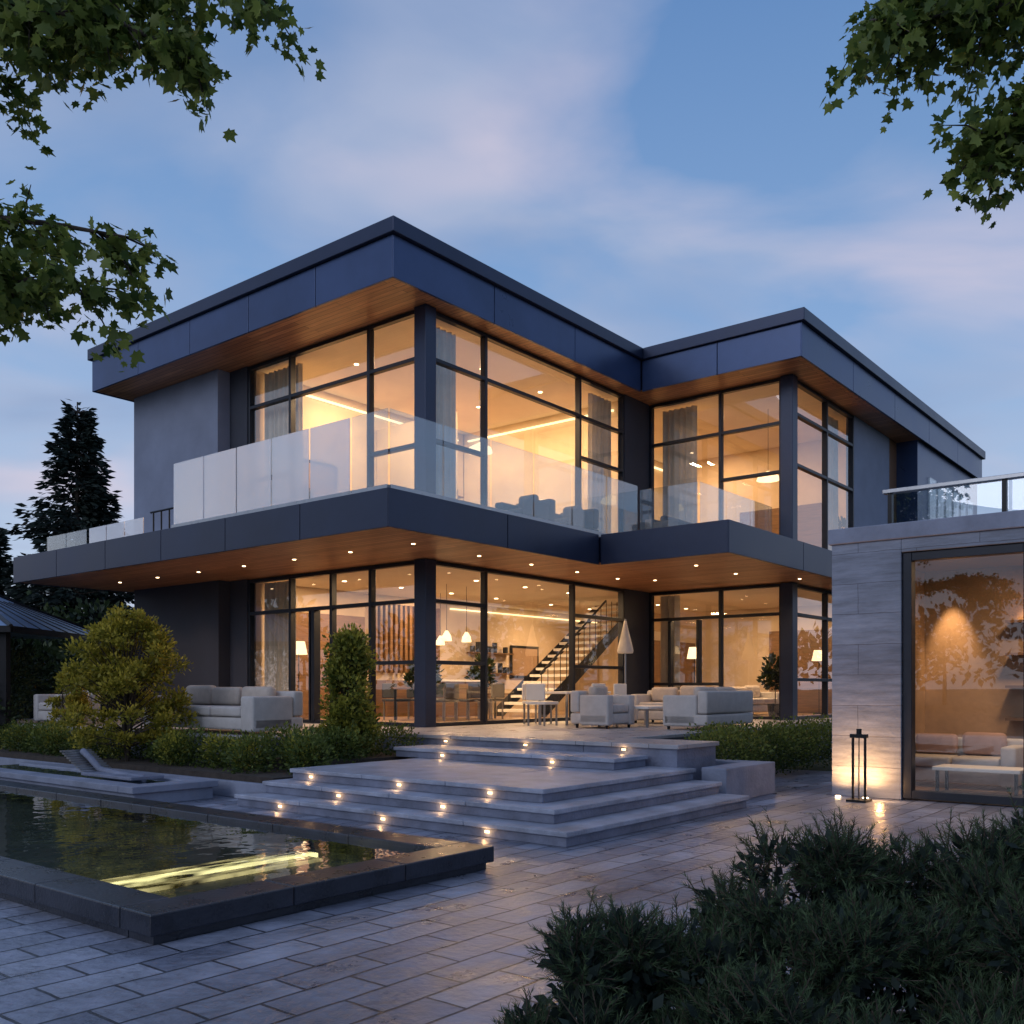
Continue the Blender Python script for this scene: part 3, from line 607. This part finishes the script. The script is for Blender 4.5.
GZ=group('garden_gazebo',(-12.6,22,0),False); gx,gy=-12.7,22
P=Part(); s=2.5
c=[(gx-s,gy-s,2.76),(gx+s,gy-s,2.76),(gx+s,gy+s,2.76),(gx-s,gy+s,2.76)]; m_=[(gx-.9,gy-.9,3.50),(gx+.9,gy-.9,3.50),(gx+.9,gy+.9,3.50),(gx-.9,gy+.9,3.50)]
for i in range(4):
    j=(i+1)%4; P.poly([c[i],c[j],m_[j],m_[i]]); P.poly([m_[i],m_[j],(gx,gy,3.98)])
P.poly(c[::-1]); P.build('roof','slate',GZ)
P=Part(); 
for i in range(4): P.tube([c[i],m_[i],(gx,gy,4.0)],.05,6)
for i in range(1,8):
    t=i/8; a=Vector(c[0]).lerp(Vector(c[1]),t); b=Vector(m_[0]).lerp(Vector(m_[1]),t); P.tube([tuple(a),tuple(b)],.022,5)
    a=Vector(c[1]).lerp(Vector(c[2]),t); b=Vector(m_[1]).lerp(Vector(m_[2]),t); P.tube([tuple(a),tuple(b)],.022,5)
for a in (-1,1):
    for b in (-1,1): P.box(gx+a*2.2-.09,gx+a*2.2+.09,gy+b*2.2-.09,gy+b*2.2+.09,0,2.74)
P.box(gx-s,gx+s,gy-s-.02,gy-s+.05,2.64,2.77); P.box(gx+s-.05,gx+s+.02,gy-s+.06,gy+s,2.64,2.77); P.build('posts_and_beams','black',GZ)
P=Part()
for i in range(41):
    a=i/40*.7; P.v+= [(gx+2.05-a,gy-2.2+.04*math.sin(i*1.1),0.05),(gx+2.05-a,gy-2.2+.04*math.sin(i*1.1),2.55)]
for i in range(40): P.f.append((2*i,2*i+2,2*i+3,2*i+1))
P.build('drape','curtain',GZ,smooth=True)

# ================================================================ VEGETATION
def limb(P,pts,r0,r1): 
    n=len(pts); P.tube(pts,[r0+(r1-r0)*i/(n-1) for i in range(n)],7)
def maple(name,base,trunk_h,limbs,crown,seed):
    rs=random.Random(seed); g=group(name,base,False); P=Part()
    bx,by,_=base; top=(bx+.2,by,trunk_h); limb(P,[(bx,by,0),(bx+.05,by,trunk_h*.4),(bx-.05,by+.05,trunk_h*.75),top],.2,.11)
    LP=[];LD=[];LS=[]
    for pts,spread,n_tw,droop in limbs:
        pts=[Vector(p) for p in pts]; limb(P,[tuple(p) for p in pts],.04,.006)
        seg=[(pts[i+1]-pts[i]).length for i in range(len(pts)-1)]; tot=sum(seg)
        for k in range(n_tw):
            t=tot*(.30+.70*rs.random()); i=0
            while i<len(seg)-1 and t>seg[i]: t-=seg[i]; i+=1
            p=pts[i].lerp(pts[i+1],min(1,t/seg[i])); ax=(pts[i+1]-pts[i]).normalized()
            d=(ax*.7+Vector((rs.gauss(0,.7),rs.gauss(0,.7),rs.gauss(-droop,.45)))).normalized()
            ln=spread*(.5+rs.random()*.7); q=p+d*ln*.5; e=q+(d+Vector((0,0,-.35))).normalized()*ln*.5
            P.tube([tuple(p),tuple(q),tuple(e)],[.008,.005,.002],4)
            nl=int(ln*105)
            for _ in range(nl):
                s_=rs.random()**.8; x=(p.lerp(q,s_*2) if s_<.5 else q.lerp(e,s_*2-1))+Vector((rs.gauss(0,.05),rs.gauss(0,.06),rs.gauss(-.02,.045)))
                LP.append(x); LD.append((d.x*.5+rs.gauss(0,.6),d.y*.5+rs.gauss(0,.6),-.45+rs.gauss(0,.3))); LS.append(.034+.046*rs.random())
    P.build('trunk_and_limbs','bark',g)
    LP=np.array([tuple(p) for p in LP]); LD=np.array(LD)
    scatter('leaves',MAPLE_V,MAPLE_F,LP,frames(LD),np.array(LS),'maple',g)
    Pp,d,sh=blob(*crown,3000,.3); scatter('crown_leaves',MAPLE_V,MAPLE_F,Pp,frames(d+np.array([0,0,-.4]),.5),.12+.06*RNG.random(3000),'maple',g,sh)
    return g
maple('maple_tree',(-6.3,6.0,0),6.0,[
 ([(-6.2,6,4.6),(-4.4,5.4,5.25),(-3.1,5.1,5.35),(-2.0,5.0,5.16),(-1.3,4.95,5.14)],.46,56,.12),
 ([(-3.3,5.1,5.30),(-2.6,5.0,5.08),(-2.0,4.95,4.92),(-1.65,4.9,4.74)],.34,36,.22),
 ([(-6.2,6,4.9),(-4.2,5.5,5.3),(-2.8,5.3,5.2),(-1.9,5.2,5.15)],.6,50,.2),
 ([(-6.2,6,3.6),(-4.5,5.5,4.10),(-3.3,5.25,4.12),(-2.5,5.2,4.02),(-2.05,5.15,3.92)],.36,64,.35),
 ([(-4.4,5.4,4.1),(-3.4,5.2,3.82),(-2.7,5.15,3.70),(-2.3,5.1,3.64)],.34,62,.2)],
 ([(-6.8,5.6,7.0),(-6,6.6,7.3),(-7.4,6.4,6.4)],[(1.5,1.5,1.2),(1.4,1.4,1.1),(1.4,1.4,1.1)]),3)
maple('maple_tree',(6.6,5.8,0),6.0,[
 ([(6.5,5.8,4.9),(4.6,5.4,5.3),(3.2,5.1,5.2),(2.3,5.0,5.02),(1.85,4.95,4.95)],.42,70,.15),
 ([(6.5,5.8,4.4),(4.4,5.3,5.0),(3.2,5.1,4.88),(2.75,5.0,4.62),(2.45,5.0,4.32)],.36,90,.3),
 ([(6.4,5.8,4.2),(4.4,5.4,4.8),(3.2,5.15,4.72),(2.65,5.05,4.46),(2.5,5.0,4.22)],.30,50,.2),
 ([(4.4,5.4,5.3),(3.1,5.2,5.3),(2.0,5.1,5.2)],.5,46,.2)],
 ([(7.2,5.6,7.0),(6.6,6.6,7.3),(7.8,6.4,6.5)],[(1.5,1.5,1.2),(1.4,1.4,1.1),(1.4,1.4,1.1)]),5)

def bushy(name,base,h,rx,n_br,nleaf,size,mat,seed,trunks=3,shape='round',house=True,k0=.26):
    rs=random.Random(seed); g=group(name,base,house); u,v,z=base; P=Part(); C=[];R=[]
    for t in range(trunks):
        a=rs.random()*6.28; P.tube([(u,v,z),(u+.1*math.cos(a),v+.1*math.sin(a),z+h*.35),(u+.25*rx*math.cos(a),v+.25*rx*math.sin(a),z+h*.8)],[.03,.02,.006],6)
    for i in range(n_br):
        t=.14+.86*rs.random(); a=rs.random()*6.28
        rr=rx*(math.sin(math.pi*min(.95,t**.8))**.6 if shape=='round' else (1.05-t*.6))*(.25+.75*rs.random()**.7)
        p=(u+rr*math.cos(a),v+rr*math.sin(a),z+h*t); C.append(p); k=.5+rs.random()*.8
        R.append((rx*k0*k,rx*k0*k,rx*k0*.7*k) if shape=='round' else (rx*.4*k,rx*.4*k,rx*.45*k)); P.tube([(u,v,z+h*t*.6),p],[.012,.004],4)
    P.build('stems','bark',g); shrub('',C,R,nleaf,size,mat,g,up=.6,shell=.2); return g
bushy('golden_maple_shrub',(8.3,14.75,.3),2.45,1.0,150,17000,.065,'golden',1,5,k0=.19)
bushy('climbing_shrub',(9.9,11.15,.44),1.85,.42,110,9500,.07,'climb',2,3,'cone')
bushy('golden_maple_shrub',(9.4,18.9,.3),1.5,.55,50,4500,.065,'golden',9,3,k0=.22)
def hedge(name,cs,n,size,mat,zmin=0,seedg=None):
    g=group(name,cs[0][0]); shrub('',[c for c,_ in cs],[r for _,r in cs],n,size,mat,g,zmin=zmin); 
    return g
rs=random.Random(5)
cs=[((8.3+rs.random()*.6,10.6+i*.42,.42+rs.random()*.15),(.36,.36,.26+rs.random()*.12)) for i in range(24)]
hedge('low_shrub_border',cs,20000,.055,'green',.05)
cs=[((8.15+rs.random()*.7,10.9+i*.8,.5+rs.random()*.1),(.25,.25,.25)) for i in range(11)]
hedge('golden_ground_cover',cs,7000,.05,'climb',.1)
cs=[((9.2+rs.random()*1.8,10.8+rs.random()*1.3,.62),(.45,.42,.30)) for i in range(12)]
hedge('spreading_shrub',cs,12000,.05,'green',.3)
cs=[((13.2+i*.42,6.6+rs.random()*.6,.42+rs.random()*.12),(.45,.65,.42)) for i in range(14)]
hedge('boxwood_hedge',cs,22000,.05,'green',.02)
cs=[((9.5,22.3+rs.random(),1.5),(1.1,1.1,1.3)),((10.2,24.5,1.6),(1.4,1.3,1.5)),((8.6,21.0,.9),(.8,.8,.7))]
hedge('garden_shrub',cs,9000,.09,'hedge',.02)

def conifer(name,base,h,r,seed,n_w=34,mat='spruce'):
    rs=random.Random(seed); g=group(name,base,False); x,y,z=base; P=Part(); P.tube([(x,y,z),(x,y,z+h*.5),(x,y,z+h)],[.22,.12,.02],8)
    LP=[];LD=[];LS=[]
    for k in range(n_w):
        t=.06+.93*k/n_w; zz_=z+h*t; R_=r*(1-t)**.85*(.75+.5*rs.random())+.12
        nb=int(11-3*t)
        for b in range(nb):
            a=rs.random()*6.28; L_=R_*(.6+.6*rs.random()); tip=Vector((x+L_*math.cos(a),y+L_*math.sin(a),zz_-.12*L_+.25*rs.random())); o=Vector((x,y,zz_)); P.tube([tuple(o),tuple(tip)],[.03,.006],4)
            side=Vector((-math.sin(a),math.cos(a),0))
            for _ in range(int(26*L_)+12):
                s_=rs.random()**.7; wd=.30*(1-s_)*L_+.08; p=o.lerp(tip,s_)+side*rs.uniform(-wd,wd)+Vector((0,0,rs.gauss(-.10,.12)))
                LP.append(tuple(p)); dr=(tip-o).normalized()+side*rs.gauss(0,.6)+Vector((0,0,-.25)); LD.append(tuple(dr)); LS.append(.22+.2*rs.random())
    P.build('trunk','bark',g); S_=np.array(LS); scatter('needles',LEAF_V,LEAF_F,np.array(LP),frames(np.array(LD),.25),np.stack([S_*.6,S_,S_],1),mat,g)
conifer('spruce_tree',(-15.2,33.5,0),11.5,3.4,4,42)
conifer('spruce_tree',(-19.6,36,0),7.6,2.4,6,26)
def treeline(name,specs,n,size,mat='hedge'):
    C=[];R=[]; P=Part()
    for (x,y,h,r) in specs:
        P.tube([(x,y,0),(x,y,h*.6)],[.2,.1],5)
        for i in range(9):
            a=random.random()*6.28; q=random.random()**.5*r*.6; C.append((x+q*math.cos(a),y+q*math.sin(a),h*(.35+.5*random.random()))); R.append((r*.5,r*.5,h*.16))
    g=group(name,(specs[0][0],specs[0][1],0),False); P.build('trunks','bark',g); shrub('',C,R,n,size,mat,g,zmin=.1); return g
sp_=[]
for i in range(80):
    a=i/80*6.283+random.random()*.05; d=62+random.random()*18; sp_.append((d*math.cos(a),d*math.sin(a)+8,6+random.random()*5,3.5+random.random()*2))
treeline('distant_trees',sp_,40000,.75)
treeline('background_trees',[(-17,27,3.8,2.4),(-20,29,4.6,2.6),(-13.5,30,4.2,2.4),(-23,27,4.2,2.6),(-11.5,27.5,3.2,1.8)],16000,.2)

def pine_shrub(name,centers,nshoot,seed):
    rs=random.Random(seed); g=group(name,(centers[0][0],centers[0][1],0),False)
    lobes=[]
    for (x,y,z,rx,rz) in centers:
        for _ in range(11):
            th=rs.random()*6.28; ph=math.acos(rs.uniform(0,1)); k=.72
            lobes.append((x+math.sin(ph)*math.cos(th)*rx*k,y+math.sin(ph)*math.sin(th)*rx*k,z+math.cos(ph)*rz*k,rx*rs.uniform(.30,.48)))
    SP=[];SD=[];SL=[]; P=Part()
    for _ in range(nshoot):
        x,y,z,r=rs.choice(lobes)
        th=rs.random()*6.28; ph=math.acos(rs.uniform(-.4,1)); d=Vector((math.sin(ph)*math.cos(th),math.sin(ph)*math.sin(th),math.cos(ph)))
        k=rs.uniform(.45,1.0); p=Vector((x,y,z))+d*r*k
        if p.z<.03: continue
        dd=(d*.9+Vector((rs.gauss(0,.3),rs.gauss(0,.3),.25+rs.random()*.3))).normalized(); L_=.045+.05*rs.random()
        SP.append(p); SD.append(dd); SL.append(L_); P.tube([tuple(p-dd*L_*.8),tuple(p+dd*L_*.8)],[.003,.002],3)
    P.build('stems','bark',g)
    SPa=np.array([tuple(p) for p in SP]); SDa=np.array([tuple(p) for p in SD]); SLa=np.array(SL); m=len(SPa); K=44
    t=np.tile((np.arange(K)+.5)/K,(m,1))+RNG.normal(0,.02,(m,K))
    pos=SPa[:,None,:]+SDa[:,None,:]*(t*1.7-.7)[:,:,None]*SLa[:,None,None]
    rnd=RNG.normal(size=(m,K,3)); rnd-= (rnd*SDa[:,None,:]).sum(2,keepdims=True)*SDa[:,None,:]; rnd/=np.linalg.norm(rnd,axis=2,keepdims=True)
    dirs=rnd*(.95-.3*t[:,:,None])+SDa[:,None,:]*(.45+.7*t[:,:,None])
    ln=(.026+.016*RNG.random((m,K)))*(1.1-.35*t)
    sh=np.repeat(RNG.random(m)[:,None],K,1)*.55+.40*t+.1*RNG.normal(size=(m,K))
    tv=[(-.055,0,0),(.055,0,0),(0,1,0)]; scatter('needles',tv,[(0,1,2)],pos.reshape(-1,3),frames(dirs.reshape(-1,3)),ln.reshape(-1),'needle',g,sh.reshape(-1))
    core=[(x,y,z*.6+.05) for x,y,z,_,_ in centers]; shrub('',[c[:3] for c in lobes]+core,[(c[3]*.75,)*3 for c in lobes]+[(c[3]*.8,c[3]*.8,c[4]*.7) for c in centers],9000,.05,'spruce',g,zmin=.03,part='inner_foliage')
    return g
pine_shrub('dwarf_pine_shrub',[(.28,3.05,.34,.30,.50),(.06,2.9,.14,.22,.38),(.60,3.2,.28,.34,.44),(.30,2.65,.10,.30,.40),(.66,2.75,.25,.34,.42)],2600,1)
pine_shrub('dwarf_pine_shrub',[(1.08,3.5,.46,.42,.54),(1.5,3.5,.40,.45,.50),(1.2,3.1,.32,.42,.48),(1.0,2.75,.18,.38,.42)],2800,2)
pine_shrub('dwarf_pine_shrub',[(2.0,3.6,.48,.50,.56),(1.75,3.1,.34,.42,.5),(2.45,4.0,.46,.5,.62),(1.5,2.65,.18,.40,.46)],3000,3)
BS=group('planting_bed',(1.4,2.9,0),False); P=Part(); P.box(.45,4.2,1.6,4.3,0,.05); P.build('bed_soil','soil',BS)

# ================================================================ CAMERA
cam=bpy.data.cameras.new('camera'); co=bpy.data.objects.new('camera',cam); scene.collection.objects.link(co)
co.location=(0,0,1.5); co.rotation_euler=(math.radians(90),0,0); cam.sensor_width=36; cam.lens=958/1024*36; cam.shift_y=176/1024; cam.clip_end=3000; cam.clip_start=.05
scene.camera=co
scene.view_settings.view_transform='Standard'; scene.view_settings.look='None'; scene.view_settings.exposure=0
